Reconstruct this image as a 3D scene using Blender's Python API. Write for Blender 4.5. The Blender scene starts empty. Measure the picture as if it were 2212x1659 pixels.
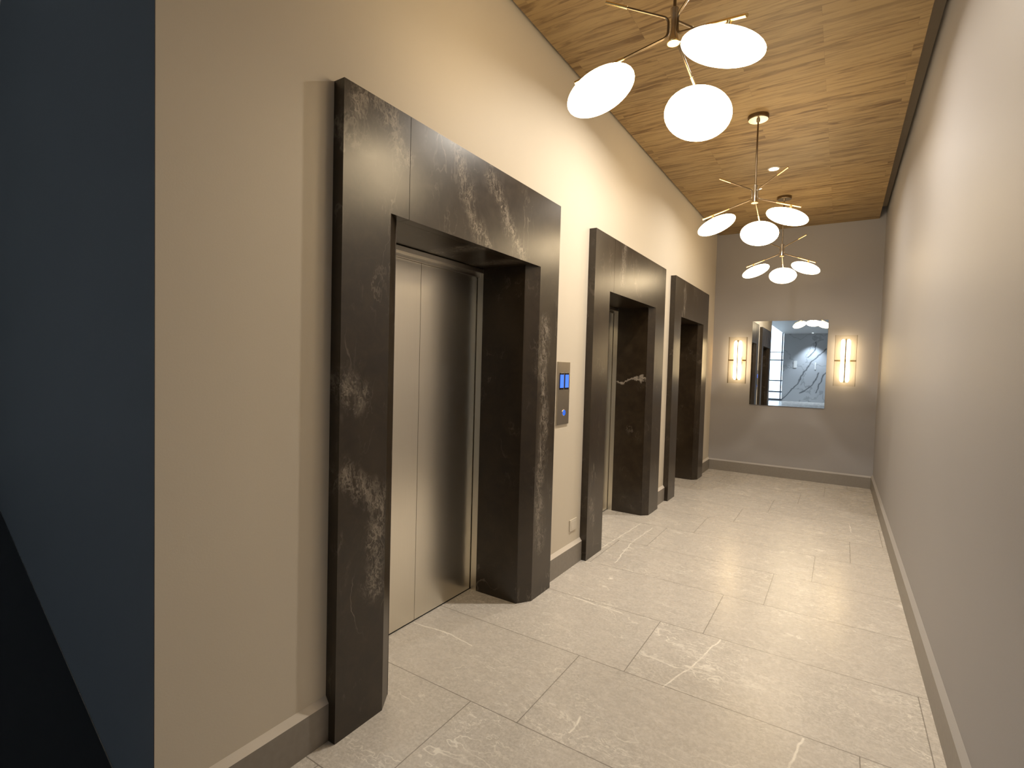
import bpy, bmesh, math, random
from mathutils import Vector, Matrix
random.seed(7)
SC = bpy.context.scene
COL = SC.collection

# ------------------------------------------------------------------ camera
F_PX = 1107.4
cam_d = bpy.data.cameras.new('camera')
cam_d.sensor_fit = 'HORIZONTAL'; cam_d.sensor_width = 36.0
cam_d.lens = F_PX / 2212.0 * 36.0
cam_d.clip_start = 0.02; cam_d.clip_end = 200
cam = bpy.data.objects.new('camera', cam_d); COL.objects.link(cam)
R_ = Vector((0.84083504, 0.54060406, 0.02727043))
U_ = Vector((-0.04303498, 0.01654425, 0.99893657))
F_ = Vector((-0.539578, 0.84111446, -0.03717588))
mw = Matrix.Identity(4)
for i in range(3):
    mw[i][0] = R_[i]; mw[i][1] = U_[i]; mw[i][2] = -F_[i]
mw[0][3], mw[1][3], mw[2][3] = 1.6471, 0.0, 1.4896
cam.matrix_world = mw
SC.camera = cam

# ------------------------------------------------------------------ view, world
SC.view_settings.view_transform = 'Standard'
SC.view_settings.look = 'None'
SC.view_settings.exposure = 0.28
SC.view_settings.gamma = 1.0
SC.view_settings.use_curve_mapping = False
W = bpy.data.worlds.new('daylight'); SC.world = W
W.use_nodes = True
wn = W.node_tree; wn.nodes.clear()
wo = wn.nodes.new('ShaderNodeOutputWorld'); wb = wn.nodes.new('ShaderNodeBackground')
wb.inputs[0].default_value = (0.72, 0.86, 1.0, 1); wb.inputs[1].default_value = 4.0
wn.links.new(wb.outputs[0], wo.inputs[0])

GLOBE_E = 14.5          # brightness of the chandelier globes
GLOBE_C = (1.0, 0.77, 0.47)
SCONCE_E = 17.0
DOWN_W = 38.0           # watts of the corridor downlight
LOBBY_FILL_W = 420.0         # watts of each fill lamp added in the lobby
LOBBY_C = (0.76, 0.87, 1.0)

# ------------------------------------------------------------------ dimensions (metres)
XW = 2.066              # right wall
L = 8.14                # back wall
HC = 3.5                # ceiling
YC = 0.68               # where the left wall ends in an outside corner
T = 0.0574              # thickness of the marble slabs
H_S, H_O = 2.5345, 2.10 # height of surround / opening
LY = -14.0              # far end of the lobby behind the camera
DOORS = [dict(y=1.2761, w=1.7384, p=0.2430, c2=0.0887),
         dict(y=3.5936, w=1.8204, p=0.3030, c2=0.0620),
         dict(y=5.7913, w=1.6968, p=0.2771, c2=0.0780)]
XR = -0.313             # back of the marble reveal
XD = -0.362             # face of the lift doors

# ------------------------------------------------------------------ mesh helpers
class MB:
    def __init__(s): s.bm = bmesh.new()
    def box(s, a, b):
        x0, y0, z0 = a; x1, y1, z1 = b
        v = [s.bm.verts.new(p) for p in ((x0,y0,z0),(x1,y0,z0),(x1,y1,z0),(x0,y1,z0),(x0,y0,z1),(x1,y0,z1),(x1,y1,z1),(x0,y1,z1))]
        for f in ((3,2,1,0),(4,5,6,7),(0,1,5,4),(1,2,6,5),(2,3,7,6),(3,0,4,7)):
            s.bm.faces.new([v[i] for i in f])
        return s
    def loft(s, A, B):
        """closed solid between two polygons with the same number of points"""
        a = [s.bm.verts.new(p) for p in A]; b = [s.bm.verts.new(p) for p in B]
        n = len(a)
        s.bm.faces.new(a[::-1]); s.bm.faces.new(b)
        for i in range(n):
            s.bm.faces.new((a[i], a[(i+1) % n], b[(i+1) % n], b[i]))
        return s
    def lathe(s, prof, n=32, axis=Vector((0,0,1)), origin=Vector((0,0,0)), sx=1.0):
        """prof = [(r, h)...] turned about axis"""
        ax = Vector(axis).normalized(); o = Vector(origin)
        e1 = ax.orthogonal().normalized(); e2 = ax.cross(e1)
        rings = []
        for r, h in prof:
            if r < 1e-6: rings.append([s.bm.verts.new(o + ax*h)])
            else: rings.append([s.bm.verts.new(o + ax*h + (e1*math.cos(2*math.pi*k/n) + e2*math.sin(2*math.pi*k/n))*r) for k in range(n)])
        for A, B in zip(rings, rings[1:]):
            for k in range(n):
                k2 = (k+1) % n
                if len(A) == 1 and len(B) == 1: continue
                if len(A) == 1: s.bm.faces.new((A[0], B[k2], B[k]))
                elif len(B) == 1: s.bm.faces.new((A[k], A[k2], B[0]))
                else: s.bm.faces.new((A[k], A[k2], B[k2], B[k]))
        return s
    def rod(s, a, b, r, n=16):
        a = Vector(a); b = Vector(b); d = b - a
        return s.lathe([(0,0),(r,0),(r,d.length),(0,d.length)], n, d, a)
    def tube(s, pts, r, n=12):
        pts = [Vector(p) for p in pts]
        rings = []; up = None
        for i, p in enumerate(pts):
            t = (pts[min(i+1, len(pts)-1)] - pts[max(i-1, 0)]).normalized()
            if up is None: up = t.orthogonal().normalized()
            up = (up - t*up.dot(t)).normalized(); e2 = t.cross(up)
            rings.append([s.bm.verts.new(p + (up*math.cos(2*math.pi*k/n) + e2*math.sin(2*math.pi*k/n))*r) for k in range(n)])
        for A, B in zip(rings, rings[1:]):
            for k in range(n): s.bm.faces.new((A[k], A[(k+1) % n], B[(k+1) % n], B[k]))
        s.bm.faces.new(rings[0][::-1]); s.bm.faces.new(rings[-1])
        return s
    def build(s, name, m, parent=None, smooth=False, bevel=0.0, loc=None):
        bmesh.ops.recalc_face_normals(s.bm, faces=s.bm.faces)
        if bevel:
            ed = [e for e in s.bm.edges if len(e.link_faces) == 2 and e.calc_face_angle(0) > 0.5]
            bmesh.ops.bevel(s.bm, geom=ed, offset=bevel, segments=2, profile=0.5, affect='EDGES')
        me = bpy.data.meshes.new(name); s.bm.to_mesh(me); s.bm.free()
        if smooth:
            me.polygons.foreach_set('use_smooth', [True]*len(me.polygons))
            try: me.set_sharp_from_angle(angle=math.radians(40))
            except Exception: pass
        me.materials.append(m)
        o = bpy.data.objects.new(name, me); COL.objects.link(o)
        if parent: o.parent = parent
        if loc: o.location = loc
        return o

def tag(o, label=None, cat=None, group=None, kind=None):
    if label: o['label'] = label
    if cat: o['category'] = cat
    if group: o['group'] = group
    if kind: o['kind'] = kind
    return o
def empty(name, loc, label, cat, group=None):
    o = bpy.data.objects.new(name, None); COL.objects.link(o)
    o.location = loc; o.empty_display_size = 0.1
    return tag(o, label, cat, group)
def struct(o, label=None, cat=None):
    return tag(o, label, cat, kind='structure')

# ------------------------------------------------------------------ material helpers
class NT:
    def __init__(s, name):
        s.m = bpy.data.materials.new(name); s.m.use_nodes = True
        s.t = s.m.node_tree; s.t.nodes.clear()
        s.out = s.t.nodes.new('ShaderNodeOutputMaterial')
        s.pos = s.t.nodes.new('ShaderNodeNewGeometry').outputs['Position']
        x = s.t.nodes.new('ShaderNodeSeparateXYZ'); s.t.links.new(s.pos, x.inputs[0])
        s.x, s.y, s.z = x.outputs
    def put(s, sock, v):
        if isinstance(v, bpy.types.NodeSocket): s.t.links.new(v, sock)
        else:
            try: sock.default_value = v
            except Exception: sock.default_value = (*v, 1)
    def math(s, op, a, b=0.0, c=0.0, clamp=False):
        n = s.t.nodes.new('ShaderNodeMath'); n.operation = op; n.use_clamp = clamp
        for i, v in enumerate((a, b, c)): s.put(n.inputs[i], v)
        return n.outputs[0]
    def vec(s, x, y, z):
        n = s.t.nodes.new('ShaderNodeCombineXYZ')
        for i, v in enumerate((x, y, z)): s.put(n.inputs[i], v)
        return n.outputs[0]
    def vmath(s, op, a, b, scale=None):
        n = s.t.nodes.new('ShaderNodeVectorMath'); n.operation = op
        s.put(n.inputs[0], a)
        if b is not None: s.put(n.inputs[1], b)
        if scale is not None: s.put(n.inputs[3], scale)
        return n.outputs[0]
    def noise(s, v, scale, detail=4.0, rough=0.5, dist=0.0, col=False):
        n = s.t.nodes.new('ShaderNodeTexNoise'); n.noise_dimensions = '3D'
        s.put(n.inputs['Vector'], v); n.inputs['Scale'].default_value = scale
        n.inputs['Detail'].default_value = detail; n.inputs['Roughness'].default_value = rough
        n.inputs['Distortion'].default_value = dist
        return n.outputs['Color' if col else 'Fac']
    def white(s, v):
        n = s.t.nodes.new('ShaderNodeTexWhiteNoise'); n.noise_dimensions = '3D'
        s.put(n.inputs['Vector'], v); return n.outputs['Value']
    def ramp(s, v, lo, hi, a=0.0, b=1.0):
        n = s.t.nodes.new('ShaderNodeMapRange'); n.interpolation_type = 'SMOOTHSTEP'
        s.put(n.inputs[0], v)
        for i, q in enumerate((lo, hi, a, b)): s.put(n.inputs[i+1], q)
        return n.outputs[0]
    def mix(s, f, a, b, blend='MIX'):
        n = s.t.nodes.new('ShaderNodeMix'); n.data_type = 'RGBA'; n.blend_type = blend
        s.put(n.inputs[0], f); s.put(n.inputs[6], a if not isinstance(a, tuple) else (*a, 1)); s.put(n.inputs[7], b if not isinstance(b, tuple) else (*b, 1))
        return n.outputs[2]
    def seg(s, u, v, a, b):
        """distance from (u, v) to the line piece a-b"""
        dx, dy = b[0]-a[0], b[1]-a[1]; l2 = dx*dx + dy*dy
        pu = s.math('SUBTRACT', u, a[0]); pv = s.math('SUBTRACT', v, a[1])
        t = s.math('ADD', s.math('MULTIPLY', pu, dx/l2), s.math('MULTIPLY', pv, dy/l2), clamp=True)
        eu = s.math('SUBTRACT', pu, s.math('MULTIPLY', t, dx)); ev = s.math('SUBTRACT', pv, s.math('MULTIPLY', t, dy))
        return s.math('SQRT', s.math('ADD', s.math('MULTIPLY', eu, eu), s.math('MULTIPLY', ev, ev)))
    def polyline(s, u, v, pts):
        d = None
        for a, b in zip(pts, pts[1:]):
            q = s.seg(u, v, a, b); d = q if d is None else s.math('MINIMUM', d, q)
        return d
    def bsdf(s, base, rough=0.5, metal=0.0, spec=0.5, bump=None, bs=0.1, bd=0.002, aniso=0.0, coat=0.0, coatr=0.1):
        n = s.t.nodes.new('ShaderNodeBsdfPrincipled')
        s.put(n.inputs['Base Color'], base if not isinstance(base, tuple) else (*base, 1))
        s.put(n.inputs['Roughness'], rough); s.put(n.inputs['Metallic'], metal)
        n.inputs['Specular IOR Level'].default_value = spec
        if coat: n.inputs['Coat Weight'].default_value = coat; n.inputs['Coat Roughness'].default_value = coatr
        if aniso: n.inputs['Anisotropic'].default_value = aniso
        if bump is not None:
            b = s.t.nodes.new('ShaderNodeBump'); b.inputs['Strength'].default_value = bs; b.inputs['Distance'].default_value = bd
            s.put(b.inputs['Height'], bump); s.t.links.new(b.outputs[0], n.inputs['Normal'])
        s.t.links.new(n.outputs[0], s.out.inputs[0]); s.b = n
        return s.m

def plain(name, col, rough=0.5, metal=0.0, spec=0.5, var=0.04, scale=30):
    n = NT(name)
    f = n.noise(n.pos, scale, 3)
    c2 = tuple(min(1, c*(1-var*2)) for c in col)
    return n.bsdf(n.mix(f, col, c2), rough, metal, spec)
def glow(name, col, e, pattern=0.0):
    n = NT(name)
    em = n.t.nodes.new('ShaderNodeEmission')
    if pattern:
        f = n.noise(n.pos, 9, 3)
        n.put(em.inputs[0], n.mix(f, col, tuple(c*(1-pattern) for c in col)))
    else: em.inputs[0].default_value = (*col, 1)
    em.inputs[1].default_value = e
    n.t.links.new(em.outputs[0], n.out.inputs[0])
    return n.m

def paint(name, col, var=0.05, rough=0.55):
    n = NT(name)
    f = n.noise(n.pos, 1.3, 4, 0.6); g = n.noise(n.pos, 160, 2, 0.6)
    c = n.mix(f, col, tuple(q*(1-var) for q in col))
    return n.bsdf(c, rough, 0, 0.3, bump=g, bs=0.12, bd=0.0015)

# dark brown marble with pale veins
def mat_dark_marble():
    n = NT('dark_marble')
    p = n.pos
    big = n.noise(p, 1.7, 5, 0.6, 0.4)
    mott = n.noise(p, 14, 6, 0.7, 0.6)
    base = n.mix(n.ramp(mott, 0.35, 0.75), (0.0140, 0.0075, 0.0026), (0.0300, 0.0190, 0.0085))
    base = n.mix(n.ramp(big, 0.48, 0.7), base, (0.034, 0.0225, 0.0115))
    # thin meandering veins, stretched upward
    st = n.vmath('MULTIPLY', p, (1.0, 1.9, 0.62))
    wob = n.noise(p, 5, 4, 0.6, 0, True)
    q = n.vmath('ADD', st, n.vmath('SCALE', n.vmath('SUBTRACT', wob, (0.5, 0.5, 0.5)), None, 0.16))
    v1 = n.math('ABSOLUTE', n.math('SUBTRACT', n.noise(q, 2.0, 3, 0.55), 0.5))
    v2 = n.math('ABSOLUTE', n.math('SUBTRACT', n.noise(n.vmath('ADD', q, (7.1, 3.3, 1.9)), 5.5, 4, 0.6), 0.5))
    m1 = n.ramp(n.noise(p, 2.6, 3), 0.50, 0.72)
    m2 = n.ramp(n.noise(n.vmath('ADD', p, (3.7, 0.4, 8.2)), 4.0, 3), 0.50, 0.74)
    l1 = n.math('MULTIPLY', n.ramp(v1, 0.0, 0.009, 1, 0), m1)
    l2 = n.math('MULTIPLY', n.ramp(v2, 0.0, 0.020, 1, 0), m2)
    # cloudy vein clusters of the slabs at the first lift
    u = n.y; w = n.z
    wv = n.math('MULTIPLY', n.math('SUBTRACT', n.noise(p, 9, 5, 0.65), 0.5), 0.16)
    wv2 = n.math('MULTIPLY', n.math('SUBTRACT', n.noise(n.vmath('ADD', p, (5, 5, 5)), 9, 5, 0.65), 0.5), 0.16)
    uu = n.math('ADD', u, wv); ww = n.math('ADD', w, wv2)
    d = n.polyline(uu, ww, [(1.33, 2.36), (1.36, 2.52), (1.52, 2.48), (1.58, 2.36)])
    for pl in ([(1.93, 2.54), (2.00, 2.40), (2.06, 2.26), (2.19, 2.08)],
               [(2.22, 2.48), (2.40, 2.28), (2.56, 2.10)],
               [(1.31, 1.40), (1.37, 1.34)], [(1.31, 1.05), (1.37, 0.99), (1.50, 0.93), (1.45, 0.55)],
               [(2.86, 1.75), (2.83, 1.45), (2.87, 1.10), (2.83, 0.75), (2.86, 0.33)],
               [(3.66, 0.42), (3.69, 0.30)],
               [(4.20, 2.50), (4.16, 2.25)], [(6.2, 2.42), (6.2, 2.2)]):
        d = n.math('MINIMUM', d, n.polyline(uu, ww, pl))
    fq = n.vmath('ADD', n.vmath('MULTIPLY', p, (9, 11, 5)), n.vmath('SCALE', n.vmath('SUBTRACT', wob, (0.5, 0.5, 0.5)), None, 2.2))
    f1 = n.math('ABSOLUTE', n.math('SUBTRACT', n.noise(fq, 1.0, 4, 0.6), 0.5))
    f2 = n.math('ABSOLUTE', n.math('SUBTRACT', n.noise(n.vmath('ADD', fq, (4.4, 1.2, 7.7)), 2.1, 4, 0.6), 0.5))
    fil = n.math('MAXIMUM', n.ramp(f1, 0.0, 0.035, 1, 0), n.math('MULTIPLY', n.ramp(f2, 0.0, 0.045, 1, 0), 0.75))
    cloud = n.math('MULTIPLY', n.ramp(n.noise(n.vmath('MULTIPLY', p, (26, 34, 15)), 1.0, 5, 0.7), 0.42, 0.72), 0.45)
    l3 = n.math('MULTIPLY', n.math('POWER', n.ramp(d, 0.0, 0.095, 1, 0), 1.4), n.math('ADD', n.math('MULTIPLY', fil, 0.75), cloud, clamp=True))
    # band across the second lift's side reveal
    d2 = n.math('ABSOLUTE', n.math('SUBTRACT', n.math('ADD', w, n.math('ADD', n.math('MULTIPLY', wv, 1.3), n.math('MULTIPLY', n.x, -0.15))), 1.385))
    inrev = n.math('MULTIPLY', n.math('LESS_THAN', n.x, 0.0), n.math('GREATER_THAN', u, 4.5))
    inrev = n.math('MULTIPLY', inrev, n.math('LESS_THAN', u, 5.3))
    l4 = n.math('MULTIPLY', n.math('MULTIPLY', n.ramp(d2, 0.0, 0.018, 1, 0), inrev), 0.7)
    vein = n.math('MAXIMUM', n.math('MAXIMUM', n.math('MULTIPLY', l1, 0.40), n.math('MULTIPLY', l2, 0.20)), n.math('MAXIMUM', n.math('MULTIPLY', l3, 0.62), l4), clamp=True)
    c = n.mix(vein, base, (0.42, 0.37, 0.31))
    r = n.ramp(mott, 0.2, 0.8, 0.285, 0.325)
    mm = n.bsdf(c, r, 0, 0.5); n.b.inputs['IOR'].default_value = 1.62
    return mm

# grey-beige porcelain tiles, 1.2 x 0.6, each row shifted by a fifth
def mat_floor():
    n = NT('floor_tile')
    rw, sh, ln = 0.607, 0.24, 1.2
    yy = n.math('DIVIDE', n.math('SUBTRACT', n.y, 1.785), rw)
    row = n.math('FLOOR', yy); fy = n.math('FRACT', yy)
    xx = n.math('DIVIDE', n.math('SUBTRACT', n.math('SUBTRACT', n.x, 0.571), n.math('MULTIPLY', row, sh)), ln)
    colm = n.math('FLOOR', xx); fx = n.math('FRACT', xx)
    dy = n.math('MULTIPLY', n.math('MINIMUM', fy, n.math('SUBTRACT', 1.0, fy)), rw)
    dx = n.math('MULTIPLY', n.math('MINIMUM', fx, n.math('SUBTRACT', 1.0, fx)), ln)
    jd = n.math('MINIMUM', dx, dy)
    joint = n.ramp(jd, 0.0014, 0.0030, 1, 0)
    rnd = n.white(n.vec(row, colm, 3.0))
    off = n.vmath('SCALE', n.vec(row, colm, rnd), None, 13.7)
    p = n.vmath('ADD', n.pos, off)
    fine = n.noise(p, 75, 6, 0.75)
    med = n.noise(n.vmath('MULTIPLY', p, (1.0, 2.2, 1.0)), 6, 5, 0.65, 0.5)
    base = n.mix(n.ramp(fine, 0.30, 0.70), (0.48, 0.448, 0.405), (0.72, 0.68, 0.63))
    base = n.mix(n.ramp(med, 0.30, 0.75, 0, 0.35), base, (0.66, 0.615, 0.555))
    base = n.mix(n.math('MULTIPLY', n.ramp(n.noise(p, 22, 5, 0.7), 0.4, 0.7), 0.3), base, (0.46, 0.43, 0.39))
    base = n.mix(n.math('MULTIPLY', rnd, 0.16), base, (0.50, 0.46, 0.41))
    # wispy pale veins lying mostly along the tile
    wob = n.noise(p, 3, 4, 0.6, 0, True)
    q = n.vmath('ADD', n.vmath('MULTIPLY', p, (0.7, 2.3, 1.0)), n.vmath('SCALE', n.vmath('SUBTRACT', wob, (0.5, 0.5, 0.5)), None, 0.5))
    v1 = n.math('ABSOLUTE', n.math('SUBTRACT', n.noise(q, 1.5, 3, 0.55), 0.5))
    m1 = n.ramp(n.noise(p, 2.4, 2), 0.44, 0.66)
    l1 = n.math('MULTIPLY', n.math('MULTIPLY', n.ramp(v1, 0.0, 0.0075, 1, 0), m1), 0.75)
    v2 = n.math('ABSOLUTE', n.math('SUBTRACT', n.noise(n.vmath('ADD', q, (3, 9, 4)), 4.5, 4, 0.6), 0.5))
    l2 = n.math('MULTIPLY', n.math('MULTIPLY', n.ramp(v2, 0.0, 0.014, 1, 0), n.ramp(n.noise(n.vmath('ADD', p, (1, 5, 2)), 2.0, 2), 0.44, 0.64)), 0.6)
    # strong single veins that can be picked out
    wu = n.math('ADD', n.x, n.math('MULTIPLY', n.math('SUBTRACT', n.noise(n.pos, 11, 3), 0.5), 0.03))
    wv = n.math('ADD', n.y, n.math('MULTIPLY', n.math('SUBTRACT', n.noise(n.vmath('ADD', n.pos, (9, 2, 0)), 11, 3), 0.5), 0.03))
    d = None
    for pl in ([(1.006, 2.381), (1.085, 2.66), (1.144, 2.988)], [(1.534, 2.12), (1.581, 2.38)], [(0.041, 3.85), (0.085, 4.81)],
               [(0.255, 3.70), (0.20, 4.2), (0.22, 4.73)], [(1.778, 6.08), (1.786, 5.77)], [(-0.352, 2.14), (-0.1, 2.17), (0.067, 2.144)],
               [(0.255, 2.983), (0.585, 2.96)], [(0.779, 1.858), (0.776, 1.974)]):
        q2 = n.polyline(wu, wv, pl); d = q2 if d is None else n.math('MINIMUM', d, q2)
    l3 = n.math('MULTIPLY', n.ramp(d, 0.0015, 0.0065, 1, 0), n.ramp(n.noise(n.pos, 14, 3), 0.3, 0.55, 0.45, 1.0))
    vein = n.math('MAXIMUM', n.math('MAXIMUM', l1, l2), l3, clamp=True)
    c = n.mix(vein, base, (0.92, 0.88, 0.80))
    c = n.mix(n.math('MULTIPLY', joint, 0.72), c, (0.17, 0.15, 0.125))
    rough = n.ramp(med, 0.3, 0.7, 0.24, 0.29)
    h = n.math('SUBTRACT', n.math('MULTIPLY', fine, 0.12), joint)
    return n.bsdf(c, rough, 0, 0.5, bump=h, bs=0.12, bd=0.001)

# boards across the corridor, ~9 cm wide, with streaky grain
def mat_wood():
    n = NT('ceiling_wood')
    bw, bl = 0.092, 0.92
    yy = n.math('DIVIDE', n.y, bw); row = n.math('FLOOR', yy); fy = n.math('FRACT', yy)
    sh = n.math('MULTIPLY', n.math('FLOOR', n.math('MULTIPLY', n.white(n.vec(row, 5.0, 1.0)), 2.0)), 0.46)
    xx = n.math('DIVIDE', n.math('SUBTRACT', n.math('SUBTRACT', n.x, 0.55), sh), bl)
    cl = n.math('FLOOR', xx); fx = n.math('FRACT', xx)
    rnd = n.white(n.vec(row, cl, 2.0))
    p = n.vmath('ADD', n.pos, n.vmath('SCALE', n.vec(cl, row, rnd), None, 5.3))
    wob = n.math('MULTIPLY', n.math('SUBTRACT', n.noise(n.vmath('MULTIPLY', p, (2.5, 6, 1)), 1.0, 3), 0.5), 0.06)
    g = n.vec(n.math('MULTIPLY', n.x, 2.6), n.math('MULTIPLY', n.math('ADD', n.y, wob), 24.0), rnd)
    grain = n.noise(n.vmath('ADD', g, n.vec(n.math('MULTIPLY', rnd, 40.0), 0.0, 0.0)), 1.0, 5, 0.6, 0.8)
    fine = n.noise(n.vmath('MULTIPLY', p, (14, 240, 1)), 1.0, 3, 0.6)
    c = n.mix(n.ramp(grain, 0.34, 0.58), (0.115, 0.064, 0.024), (0.300, 0.203, 0.092))
    c = n.mix(n.math('MULTIPLY', n.ramp(rnd, 0.0, 1.0), 0.45), c, (0.365, 0.262, 0.128))
    c = n.mix(n.math('MULTIPLY', n.ramp(fine, 0.4, 0.8), 0.22), c, (0.22, 0.12, 0.055))
    dy = n.math('MULTIPLY', n.math('MINIMUM', fy, n.math('SUBTRACT', 1.0, fy)), bw)
    dx = n.math('MULTIPLY', n.math('MINIMUM', fx, n.math('SUBTRACT', 1.0, fx)), bl)
    joint = n.ramp(n.math('MINIMUM', dx, dy), 0.0004, 0.0018, 0.30, 0)
    c = n.mix(joint, c, (0.12, 0.07, 0.03))
    return n.bsdf(c, 0.5, 0, 0.35)

def mat_white_marble():
    n = NT('white_marble')
    wob = n.noise(n.pos, 1.1, 5, 0.6, 0, True)
    q = n.vmath('ADD', n.pos, n.vmath('SCALE', n.vmath('SUBTRACT', wob, (0.5, 0.5, 0.5)), None, 0.9))
    v = n.math('ABSOLUTE', n.math('SUBTRACT', n.noise(q, 0.8, 3, 0.5), 0.5))
    l1 = n.math('MULTIPLY', n.ramp(v, 0.0, 0.018, 1, 0), 0.35)
    wu = n.math('ADD', n.x, n.math('MULTIPLY', n.math('SUBTRACT', n.noise(n.pos, 3, 4), 0.5), 0.25))
    d = None
    for pl in ([(-1.0, -0.05), (-0.246, 0.93), (0.0, 1.5), (0.297, 2.03), (0.62, 2.35), (0.948, 2.72)], [(0.512, 3.06), (0.49, 2.7), (0.188, 2.29)],
               [(0.7, 1.5), (0.35, 0.8), (-0.1, 0.45)], [(1.1, 1.7), (0.85, 1.3), (0.6, 0.5)]):
        q2 = n.polyline(wu, n.z, pl); d = q2 if d is None else n.math('MINIMUM', d, q2)
    l2 = n.math('MULTIPLY', n.ramp(d, 0.005, 0.05, 1, 0), 0.85)
    c = n.mix(n.math('MAXIMUM', l1, l2), (0.54, 0.56, 0.58), (0.09, 0.10, 0.11))
    return n.bsdf(c, 0.25, 0, 0.5)

def mat_steel():
    n = NT('brushed_steel')
    f = n.noise(n.vmath('MULTIPLY', n.pos, (400, 400, 5)), 1.0, 2)
    c = n.mix(f, (0.78, 0.74, 0.65), (0.83, 0.79, 0.70))
    return n.bsdf(c, 0.28, 1.0, 0.5)

M = dict(
    wall=paint('wall_paint', (0.68, 0.615, 0.51)),
    wallr=paint('side_wall_paint', (0.358, 0.343, 0.340)),
    cap=paint('skirting_plaster', (0.70, 0.64, 0.56)),
    cap2=paint('skirting_plaster_grey', (0.42, 0.40, 0.385)),
    dark=paint('dark_wall_paint', (0.072, 0.073, 0.075), 0.1, 0.6),
    white=paint('lobby_paint', (0.72, 0.72, 0.71)),
    skirt=plain('skirting_stone', (0.30, 0.27, 0.235), 0.45, 0, 0.4, 0.12, 40),
    gap=plain('ceiling_void', (0.45, 0.38, 0.28), 0.8),
    marble=mat_dark_marble(), floor=mat_floor(), wood=mat_wood(), wmarble=mat_white_marble(), steel=mat_steel(),
    black=plain('matte_black', (0.006, 0.006, 0.006), 0.7),
    brass=plain('polished_brass', (0.83, 0.60, 0.27), 0.22, 1.0),
    bronze=plain('aged_bronze', (0.20, 0.150, 0.095), 0.34, 1.0),
    nickel=plain('satin_nickel', (0.55, 0.47, 0.36), 0.25, 1.0),
    plastic=plain('white_plastic', (0.72, 0.66, 0.56), 0.4),
    plate=plain('bright_plastic', (0.93, 0.93, 0.90), 0.3), panel=plain('panel_steel', (0.50, 0.46, 0.40), 0.3, 1.0),
    blackglass=plain('black_glass', (0.006, 0.006, 0.010), 0.12),
    globe=glow('lit_globe', GLOBE_C, GLOBE_E, 0.12),
    tube=glow('lit_sconce', (1.0, 0.76, 0.44), SCONCE_E, 0.0),
    lens=glow('lit_downlight', (1.0, 0.96, 0.90), 30.0),
    lens2=glow('lit_lobby_downlight', LOBBY_C, 30.0),
    blue=glow('blue_screen', (0.085, 0.22, 1.0), 1.15),
    bluering=glow('blue_button_ring', (0.01, 0.14, 1.0), 1.2),
)
def mat_mirror():
    n = NT('mirror_silver')
    f = n.noise(n.pos, 2, 2)
    return n.bsdf(n.mix(f, (0.90, 0.93, 0.95), (0.88, 0.92, 0.94)), 0.008, 1.0)
M['mirror'] = mat_mirror()
def mat_glass(name, tint, alpha):
    n = NT(name)
    tr = n.t.nodes.new('ShaderNodeBsdfTransparent'); tr.inputs[0].default_value = (*tint, 1)
    gl = n.t.nodes.new('ShaderNodeBsdfGlossy'); gl.inputs['Roughness'].default_value = 0.12
    mx = n.t.nodes.new('ShaderNodeMixShader')
    fr = n.t.nodes.new('ShaderNodeFresnel'); fr.inputs[0].default_value = 1.5
    n.put(mx.inputs[0], n.math('ADD', fr.outputs[0], alpha, clamp=True))
    n.t.links.new(tr.outputs[0], mx.inputs[1]); n.t.links.new(gl.outputs[0], mx.inputs[2])
    n.t.links.new(mx.outputs[0], n.out.inputs[0])
    return n.m
M['glass'] = mat_glass('clear_glass', (0.97, 0.95, 0.90), 0.02)
M['edge'] = mat_glass('glass_edge', (0.60, 0.50, 0.36), 0.10)
M['pane'] = mat_glass('window_glass', (0.95, 0.98, 1.0), 0.0)

# ================================================================== setting
ZT = HC + 0.15     # top of the walls, above the wooden ceiling
fl = MB(); fl.box((-7.4, LY-0.2, -0.1), (XW+0.2, L+0.2, 0.0))
struct(fl.build('floor', M['floor']))

# left wall: piers and lintels around the three lift openings
wl = MB()
ys = None
WB = -0.56
SL = lambda x: YC - 0.152*x          # the dark wall runs back at a slight angle from the corner
def slab(mb, pts, z0, z1): mb.loft([(x, y, z0) for x, y in pts], [(x, y, z1) for x, y in pts])
for D in DOORS:
    a = D['y'] + D['p'] + D['c2']; b = D['y'] + D['w'] - D['p'] - D['c2']
    D['a'], D['b'] = a, b
    if ys is None: slab(wl, [(0, YC), (0, a-0.02), (WB, a-0.02), (WB, SL(WB))], 0, ZT)
    else: wl.box((WB, ys, 0), (0, a-0.02, ZT))
    wl.box((WB, a-0.02, H_O+0.02), (0, b+0.02, ZT))
    ys = b + 0.02
wl.box((WB, ys, 0), (0, L, ZT))
wl.box((WB-0.1, 0.95, 0), (WB, L, ZT))
struct(wl.build('wall_left', M['wall']))
wd2 = MB(); slab(wd2, [(-0.0002, YC-0.002), (-7.4, SL(-7.4)-0.002), (-7.4, SL(-7.4)-0.0003), (-0.0002, YC-0.0003)], 0, 4.45)
slab(wd2, [(WB-0.101, SL(WB-0.101)), (-7.4, SL(-7.4)), (-7.4, 2.2), (WB-0.101, 2.2)], 0, 4.45)
struct(wd2.build('wall_side', M['dark']))
# right wall, a touch out of square
def XR_(y): return XW + 0.002 - 0.0039*(max(y, 0) - 2.5)
wr = MB()
wr.loft([(XR_(L), L, 0), (XR_(0), 0, 0), (XR_(0)+0.2, 0, 0), (XR_(0)+0.2, L, 0)], [(XR_(L), L, ZT), (XR_(0), 0, ZT), (XR_(0)+0.2, 0, ZT), (XR_(0)+0.2, L, ZT)])
wr.box((XR_(0), LY, 0), (XR_(0)+0.2, 0, ZT))
struct(wr.build('wall_right', M['wallr']))
wbk = MB(); wbk.box((WB-0.1, L, 0), (XW+0.2, L+0.2, ZT))
struct(wbk.build('wall_back', M['wallr']))
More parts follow.
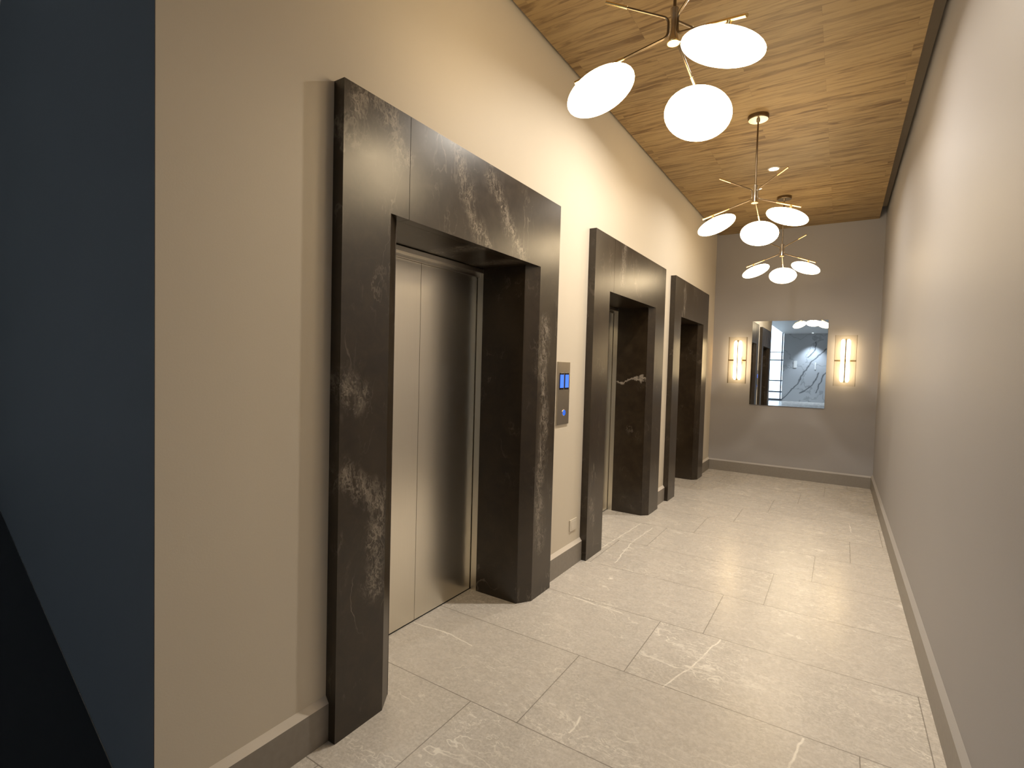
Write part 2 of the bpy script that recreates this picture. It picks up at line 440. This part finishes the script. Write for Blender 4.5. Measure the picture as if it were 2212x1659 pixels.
# wooden ceiling hangs below the slab with a shadow gap along the walls
ce = MB(); ce.loft([(0.032, YC-0.06, HC), (1.985, YC-0.06, HC), (1.972, L-0.004, HC), (0.032, L-0.004, HC)],
                   [(0.032, YC-0.06, HC+0.03), (1.985, YC-0.06, HC+0.03), (1.972, L-0.004, HC+0.03), (0.032, L-0.004, HC+0.03)])
struct(ce.build('ceiling', M['wood']))
cs = MB(); cs.box((WB-0.1, YC-0.06, ZT), (XW+0.2, L+0.2, ZT+0.1))
struct(cs.build('ceiling', M['gap']))
cl = MB(); cl.box((-0.96, LY-0.2, HC), (XW+0.2, YC-0.06, HC+0.1)); cl.box((-0.96, YC-0.06, HC), (0.03, 0.9, HC+0.1)); cl.box((-7.4, LY-0.2, 4.4), (-0.96, 2.2, 4.5))
cl.box((-0.96, LY, HC+0.1), (-0.90, 0.9, 4.5))
struct(cl.build('ceiling', M['white']))

# skirting: stone strip with a plaster bevel above it
def skirting(name, p0, p1, nrm, h=0.150, d=0.019, cap=0.176, cm='cap'):
    p0 = Vector((*p0, 0)); p1 = Vector((*p1, 0)); n_ = Vector((*nrm, 0))
    a = MB(); a.loft([p0, p0+n_*d, p0+n_*d+Vector((0,0,h)), p0+Vector((0,0,h))], [p1, p1+n_*d, p1+n_*d+Vector((0,0,h)), p1+Vector((0,0,h))])
    o = struct(a.build(name, M['skirt']))
    c = MB(); e = 0.0005
    c.loft([p0+Vector((0,0,h)), p0+n_*d+Vector((0,0,h)), p0+n_*e+Vector((0,0,cap)), p0+Vector((0,0,cap))], [p1+Vector((0,0,h)), p1+n_*d+Vector((0,0,h)), p1+n_*e+Vector((0,0,cap)), p1+Vector((0,0,cap))])
    c.build('plaster_bevel', M[cm], o)
ends = [YC] + sum([[D['y'], D['y']+D['w']] for D in DOORS], []) + [L]
for k in range(0, len(ends), 2):
    skirting('baseboard_left', (0, ends[k]), (0, ends[k+1]), (1, 0))
skirting('baseboard_right', (XR_(L), L), (XR_(0), 0), (-1, 0), 0.158, 0.018, 0.188, 'cap2')
skirting('baseboard_right', (XR_(0), 0), (XR_(0), LY), (-1, 0), 0.158, 0.018, 0.188, 'cap2')
skirting('baseboard_back', (0.02, L), (XR_(L)-0.019, L), (0, -1), 0.145, 0.018, 0.165, 'cap2')
mt_ = MB(); slab(mt_, [(-7.1, -1.2), (-0.02, -1.2), (-0.02, YC-0.004), (-7.1, SL(-7.1)-0.004)], 0.0005, 0.004); struct(mt_.build('floor', M['black']))  # thin black sheet over the tiles beside the dark wall

# lobby behind the camera, seen in the mirror
lw = MB(); lw.box((-7.4, LY, 0), (-7.2, 1.80, 4.5)); struct(lw.build('wall_lobby', M['white']))
fw = MB(); fw.box((-0.96, LY-0.2, 0), (XW+0.2, LY, HC)); struct(fw.build('wall_front', M['wmarble']))
wf = MB()
for z0, z1 in ((0, 0.10), (0.42, 0.50), (1.02, 1.08), (2.10, 2.16), (2.52, 2.56), (3.98, 4.03), (4.34, 4.4)):
    wf.box((-7.2, LY-0.12, z0), (-0.96, LY-0.04, z1))
for x in (-7.1, -6.0, -5.0, -4.0, -3.0, -2.0, -1.02): wf.box((x-0.03, LY-0.119, 0.10), (x+0.03, LY-0.041, 4.34))
win = struct(wf.build('window_1', plain('window_frame_grey', (0.10, 0.12, 0.15), 0.4)))
pn = MB(); pn.box((-7.2, LY-0.082, 0.1), (-0.96, LY-0.078, 4.34)); pn.build('pane', M['pane'], win)

# ================================================================== lift surrounds and doors
names = ['marble elevator surround closest to the camera, wide and showing its steel doors',
         'marble elevator surround in the middle, just beyond the steel call panel',
         'marble elevator surround at the far end, next to the back wall']
dnames = ['closed brushed steel elevator doors in the surround closest to the camera',
          'elevator doors set back in the middle marble surround, mostly hidden behind its post',
          'elevator doors set back in the farthest marble surround, hidden behind its post']
for i, D in enumerate(DOORS):
    y0, w, p, c2 = D['y'], D['w'], D['p'], D['c2']; y1 = y0 + w; a, b = D['a'], D['b']
    t = empty('elevator_surround', (0, (y0+y1)/2, 0), names[i], 'elevator surround', 'dark marble elevator surrounds')
    ym = (y0+y1)/2; off = lambda pts: [(x, y-ym, z) for x, y, z in pts]
    seam = a + 0.016; e = 0.0005
    F = lambda x, k: off([(x, y0, 0), (x, y0+p+k, 0), (x, y0+p+k, H_O), (x, seam, H_O), (x, seam, H_S), (x, y0, H_S)])
    m = MB(); m.loft(F(e, c2-0.004), F(T, 0)); m.build('post_slab', M['marble'], t)
    G = lambda x, k: off([(x, y1, 0), (x, y1, H_S), (x, seam+0.0025, H_S), (x, seam+0.0025, H_O), (x, y1-p-k, H_O), (x, y1-p-k, 0)])
    m = MB(); m.loft(G(e, c2-0.004), G(T, 0)); m.build('header_slab', M['marble'], t)
    m = MB(); m.box((e, seam-ym, H_O), (0.045, seam+0.0025-ym, H_S-0.002)); m.build('joint', M['black'], t)
    for yy0, yy1 in ((a-0.018, a), (b, b+0.018)):
        m = MB(); m.box((XR, yy0-ym, 0), (-e, yy1-ym, H_O)); m.build('side_reveal', M['marble'], t)
    m = MB(); m.box((XR, a-0.018-ym, H_O), (-e, b+0.018-ym, H_O+0.018)); m.build('top_reveal', M['marble'], t)
    # doors: two centre-opening leaves in a steel frame
    d = empty('door_%d' % (i+1), (XD, ym, 0), dnames[i], 'elevator door'); d['kind'] = 'structure'
    yc = (a+b)/2 + (0.012 if i == 0 else 0) - ym
    X0 = 0.0
    for s in (0, 1):
        m = MB()
        if s == 0: m.box((-0.035, a-0.017-ym, 0.008), (X0, yc-0.0012, H_O+0.012))
        else: m.box((-0.035, yc+0.0012, 0.008), (X0, b+0.017-ym, H_O+0.012))
        m.build('door_leaf', M['steel'], d, bevel=0.0008)
    for yy0, yy1 in ((a-0.017, a+0.0), (b, b+0.017)):
        m = MB(); m.box((0.005, yy0-ym, 0.0), (XR-XD-0.0005, yy1-ym, H_O)); m.build('jamb', M['steel'], d)
    m = MB(); m.box((0.006, a-ym, H_O-0.055), (0.022, b-ym, H_O-0.006)); m.box((0.022, a-ym, H_O-0.03), (XR-XD, b-ym, H_O-0.006)); m.build('header_trim', M['steel'], d)
    m = MB(); m.box((-0.035, a-0.017-ym, 0.0), (X0-0.002, b+0.017-ym, 0.007)); m.build('sill', M['black'], d)

# ================================================================== things on the left wall
pn = empty('elevator_call_panel', (0, 3.227, 1.30), 'brushed steel elevator call panel with two blue displays, between the first two surrounds', 'call panel')
m = MB(); m.box((0.0005, -0.091, -0.22), (0.010, 0.091, 0.2205)); m.build('face_plate', M['panel'], pn, bevel=0.0012)
for y in (-0.036, 0.041):
    m = MB(); m.box((0.010, y-0.0295, 0.026), (0.0135, y+0.0295, 0.144)); hs = m.build('display_housing', M['blackglass'], pn, bevel=0.001)
    m = MB(); m.box((0.0135, y-0.028, 0.040), (0.0142, y+0.0255, 0.131)); sc = m.build('display_screen', M['blue'], hs); sc['label'] = 'blue lit display screen'
m = MB(); m.lathe([(0.0,0),(0.022,0),(0.022,0.003),(0.019,0.004),(0,0.004)], 32, (1,0,0), (0.010, 0.008, -0.137)); bt = m.build('call_button', M['steel'], pn, smooth=True)
m = MB(); m.lathe([(0.011,0.004),(0.019,0.004),(0.019,0.0052),(0.011,0.0052),(0.011,0.004)], 32, (1,0,0), (0.010, 0.008, -0.137)); rg = m.build('light_ring', M['bluering'], bt); rg['label'] = 'blue lit ring of the call button'
m = MB()
for q0, q1 in (((0.0, 0.004), (0.0, -0.004)),): m.box((0.014, 0.008-0.0012, -0.1405), (0.0152, 0.008+0.0012, -0.1335))
m.build('arrow_mark', M['bluering'], bt)

ot = empty('wall_outlet', (0, 3.46, 0.308), 'white blank outlet plate low on the wall above the baseboard, beside the middle surround', 'outlet')
m = MB(); m.box((0.0005, -0.056, -0.043), (0.008, 0.056, 0.043)); m.build('cover_plate', M['plastic'], ot, bevel=0.0015)
m = MB(); m.box((0.008, -0.040, -0.028), (0.0095, 0.040, 0.028)); m.build('insert', M['plastic'], ot, bevel=0.0006)

# ================================================================== mirror and sconces on the back wall
mr = empty('wall_mirror', (1.004, L, 1.613), 'frameless rectangular mirror on the back wall between two lit sconces', 'mirror')
m = MB(); m.box((-0.466, -0.016, -0.599), (0.466, -0.0115, 0.599)); m.build('glass', M['mirror'], mr)
m = MB(); m.box((-0.462, -0.0115, -0.595), (0.462, -0.0005, 0.595)); m.build('backing', M['skirt'], mr)

def sconce(x, z, label):
    s = empty('wall_sconce', (x, L, z), label, 'wall light', 'wall lights beside the mirror')
    m = MB(); m.box((-0.045, -0.022, -0.06), (0.045, -0.0005, 0.06)); bp_ = m.build('back_plate', M['nickel'], s, bevel=0.004)
    m = MB(); m.rod((0, -0.022, 0), (0, -0.058, 0), 0.010); m.build('stem', M['nickel'], s, smooth=True)
    # two lit bars, one each side of a thin spine, pinched at the bracket
    for sg in (-1, 1):
        m = MB()
        N = 24; hh = 0.283; A = []
        for k in range(N+1):
            zz = -hh + 2*hh*k/N
            r = 0.0225 - 0.004*math.exp(-(zz/0.045)**2)
            ed = hh - abs(zz)
            if ed < 0.02: r *= math.sqrt(max(0.08, 1-((0.02-ed)/0.02)**2))
            A.append((r, zz))
        m.lathe([(0, -hh)] + A + [(0, hh)], 20, (0,0,1), (sg*0.031, -0.082, 0))
        m.build('light_bar', M['tube'], s, smooth=True)
    m = MB(); m.box((-0.0055, -0.116, -0.29), (0.0055, -0.062, 0.29)); m.build('spine', M['bronze'], s)
    m = MB(); m.box((-0.118, -0.070, -0.010), (0.118, -0.058, 0.010)); m.build('bracket', M['brass'], s, bevel=0.002)
    # clear glass shade: front sheet and two side sheets
    m = MB(); m.box((-0.118, -0.124, -0.335), (0.118, -0.120, 0.335)); sh = m.build('glass_shade', M['glass'], s)
    for sg in (-1, 1):
        m = MB(); m.box((sg*0.120-0.002, -0.124, -0.335), (sg*0.120+0.002, -0.055, 0.335)); m.build('side_pane', M['edge'], sh)
sconce(0.366, 1.647, 'lit glass wall sconce to the left of the mirror')
sconce(1.680, 1.664, 'lit glass wall sconce to the right of the mirror')

# ================================================================== chandeliers
DEC, INC = math.radians(23.2), math.radians(18.8)
ZB, ZTOP = 2.8382, 2.9356
def bez(p0, p1, p2, n=6):
    return [p0*(1-t)**2 + p1*2*t*(1-t) + p2*t*t for t in [k/n for k in range(n+1)]]
def chandelier():
    c = empty('chandelier', (1.01, 4.48, HC), '', 'chandelier', 'brass globe chandeliers along the corridor ceiling')
    o = lambda x, y, z: Vector((x, y, z-HC))
    m = MB(); m.lathe([(0,0),(0.076,0),(0.076,-0.026),(0.072,-0.030),(0,-0.030)], 40); cp = m.build('canopy', M['bronze'], c, smooth=True)
    m = MB(); m.lathe([(0,-0.030),(0.071,-0.030),(0.071,-0.0315),(0.014,-0.032),(0.012,-0.050),(0,-0.050)], 32); m.build('collar', M['nickel'], cp, smooth=True)
    m = MB(); m.rod(o(0,0,HC-0.05), o(0,0,ZTOP+0.02), 0.0065); m.build('stem', M['bronze'], c, smooth=True)
    m = MB(); m.lathe([(0,ZB-0.016-HC),(0.0245,ZB-0.016-HC),(0.0255,ZB-0.011-HC),(0.0235,ZB-0.0085-HC),(0,ZB-0.0085-HC)], 32); hcap = m.build('hub_cap', M['brass'], c, smooth=True)
    m = MB(); m.lathe([(0,ZB-0.0085-HC),(0.0225,ZB-0.0085-HC),(0.0135,ZB+0.025-HC),(0.0115,(ZB+ZTOP)/2-HC),(0.0125,ZTOP-0.01-HC),(0.0165,ZTOP+0.022-HC),(0.0165,ZTOP+0.026-HC),(0,ZTOP+0.026-HC)], 32)
    m.build('hub', M['nickel'], c, smooth=True)
    rv = 0.0225
    for i in range(3):
        az = math.radians(88.9 + 120*i); h = Vector((math.cos(az), math.sin(az), 0))
        lo = lambda s: h*(0.0537 + s*math.cos(DEC)) + Vector((0, 0, ZB - s*math.sin(DEC) - HC))
        up = lambda s: h*(0.0537 + s*math.cos(INC)) + Vector((0, 0, ZTOP + s*math.sin(INC) - HC))
        sL = (rv-0.0537)/math.cos(DEC); sU = (rv-0.0537)/math.cos(INC)
        cL, cU = lo(sL), up(sU)
        v = Vector((0, 0, 1))
        pts = [up(0.15), up(sU+0.03)] + bez(up(sU+0.022), cU, cU - v*0.022) + bez(cL + v*0.022, cL, lo(sL+0.022)) + [lo(sL+0.03), lo(0.16)]
        m = MB(); m.tube(pts, 0.0052, 12); ar = m.build('arm', M['bronze'], c, smooth=True)
        m = MB(); m.rod(up(0.145), up(0.238), 0.0066); m.build('sleeve', M['brass'], ar, smooth=True)
        m = MB(); m.rod(lo(0.1565), lo(0.3754), 0.0066); m.build('sleeve', M['brass'], ar, smooth=True)
        nd = (-h*math.sin(DEC) - v*math.cos(DEC))
        g0 = lo(0.2905)
        m = MB(); m.rod(g0 + nd*0.004, g0 + nd*0.030, 0.011); m.build('holder', M['brass'], ar, smooth=True)
        gc = g0 + nd*0.083
        prof = [(0.148*math.sin(math.pi*k/20), -0.060*math.cos(math.pi*k/20)) for k in range(21)]
        prof[0] = (0, -0.060); prof[-1] = (0, 0.060)
        m = MB(); m.lathe(prof, 36, nd, gc); m.build('globe_shade', M['globe'], c, smooth=True)
    return c
def copy_tree(o, parent=None):
    c = o.copy(); COL.objects.link(c); c.parent = parent
    for ch in list(o.children): copy_tree(ch, c)
    return c
ch0 = chandelier()
clab = ['brass globe chandelier closest to the camera, cut off by the top of the picture',
        'middle brass globe chandelier, whole with its canopy and stem in view',
        'smallest and farthest brass globe chandelier, in front of the back wall']
for i, (y, dz, dr) in enumerate(((2.146, 0.0086, -6.3), (4.48, 0.0, 0.0), (6.67, 0.0124, 2.5))):
    o = ch0 if i == 1 else copy_tree(ch0)
    o.location = (1.01, y, HC); o.rotation_euler = (0, 0, math.radians(dr)); o['label'] = clab[i]

# ================================================================== recessed downlights
def downlight(x, y, label, lens, w, colr, spot=2.3, z=HC, group=None, blend=0.7):
    d = empty('recessed_downlight', (x, y, z), label, 'ceiling light', group)
    m = MB(); m.lathe([(0.042,-0.0005),(0.056,-0.0005),(0.055,-0.004),(0.042,-0.006),(0.042,-0.0005)], 36); m.build('trim_ring', M['plastic'], d, smooth=True)
    m = MB(); m.lathe([(0,-0.0008),(0.0418,-0.0008),(0.0418,-0.003),(0,-0.003)], 32); m.build('lens', lens, d)
    if spot is None:
        ld = bpy.data.lights.new('lamp', 'AREA'); ld.shape = 'DISK'; ld.size = 0.083; ld.spread = math.radians(156)
    else:
        ld = bpy.data.lights.new('lamp', 'SPOT'); ld.spot_size = spot; ld.spot_blend = blend; ld.shadow_soft_size = 0.04
    ld.energy = w; ld.color = colr
    lo = bpy.data.objects.new('lamp', ld); COL.objects.link(lo); lo.parent = d; lo.location = (0, 0, -0.0045)
    return d
downlight(0.997, 5.70, 'small bright round downlight in the wooden ceiling behind the middle chandelier', M['lens'], DOWN_W*0.62, (1.0, 0.91, 0.79), None)
downlight(0.997, 3.40, 'round downlight in the wooden ceiling hidden behind a globe of the closest chandelier', M['lens'], DOWN_W, (1.0, 0.91, 0.79), None)
for k, (x, y) in enumerate(((-2.2, -5.5), (-2.2, -9.5))):  # two unseen lamps added as cool fill for the near walls
    downlight(x, y, 'unseen round fill light added in the lobby behind the camera', M['lens2'], LOBBY_FILL_W, LOBBY_C, 2.6, 4.4, 'added lobby fill lights')
downlight(0.35, -13.45, 'round lobby downlight washing the white marble wall, seen in the mirror', M['lens2'], 520, LOBBY_C, 1.5)

# switch plate and light bar on the white marble wall, reflected in the mirror
m = MB(); m.box((-0.46, LY+0.0005, 1.74), (-0.31, LY+0.02, 2.10)); tag(m.build('switch_plate', M['plate'], bevel=0.003), 'pale rectangular plate on the white marble wall, left one in the mirror', 'switch plate')
m = MB(); m.box((0.485, LY+0.0005, 1.67), (0.54, LY+0.02, 2.03)); tag(m.build('wall_strip', M['plate'], bevel=0.003), 'narrow pale upright strip on the white marble wall, right one in the mirror', 'wall strip')
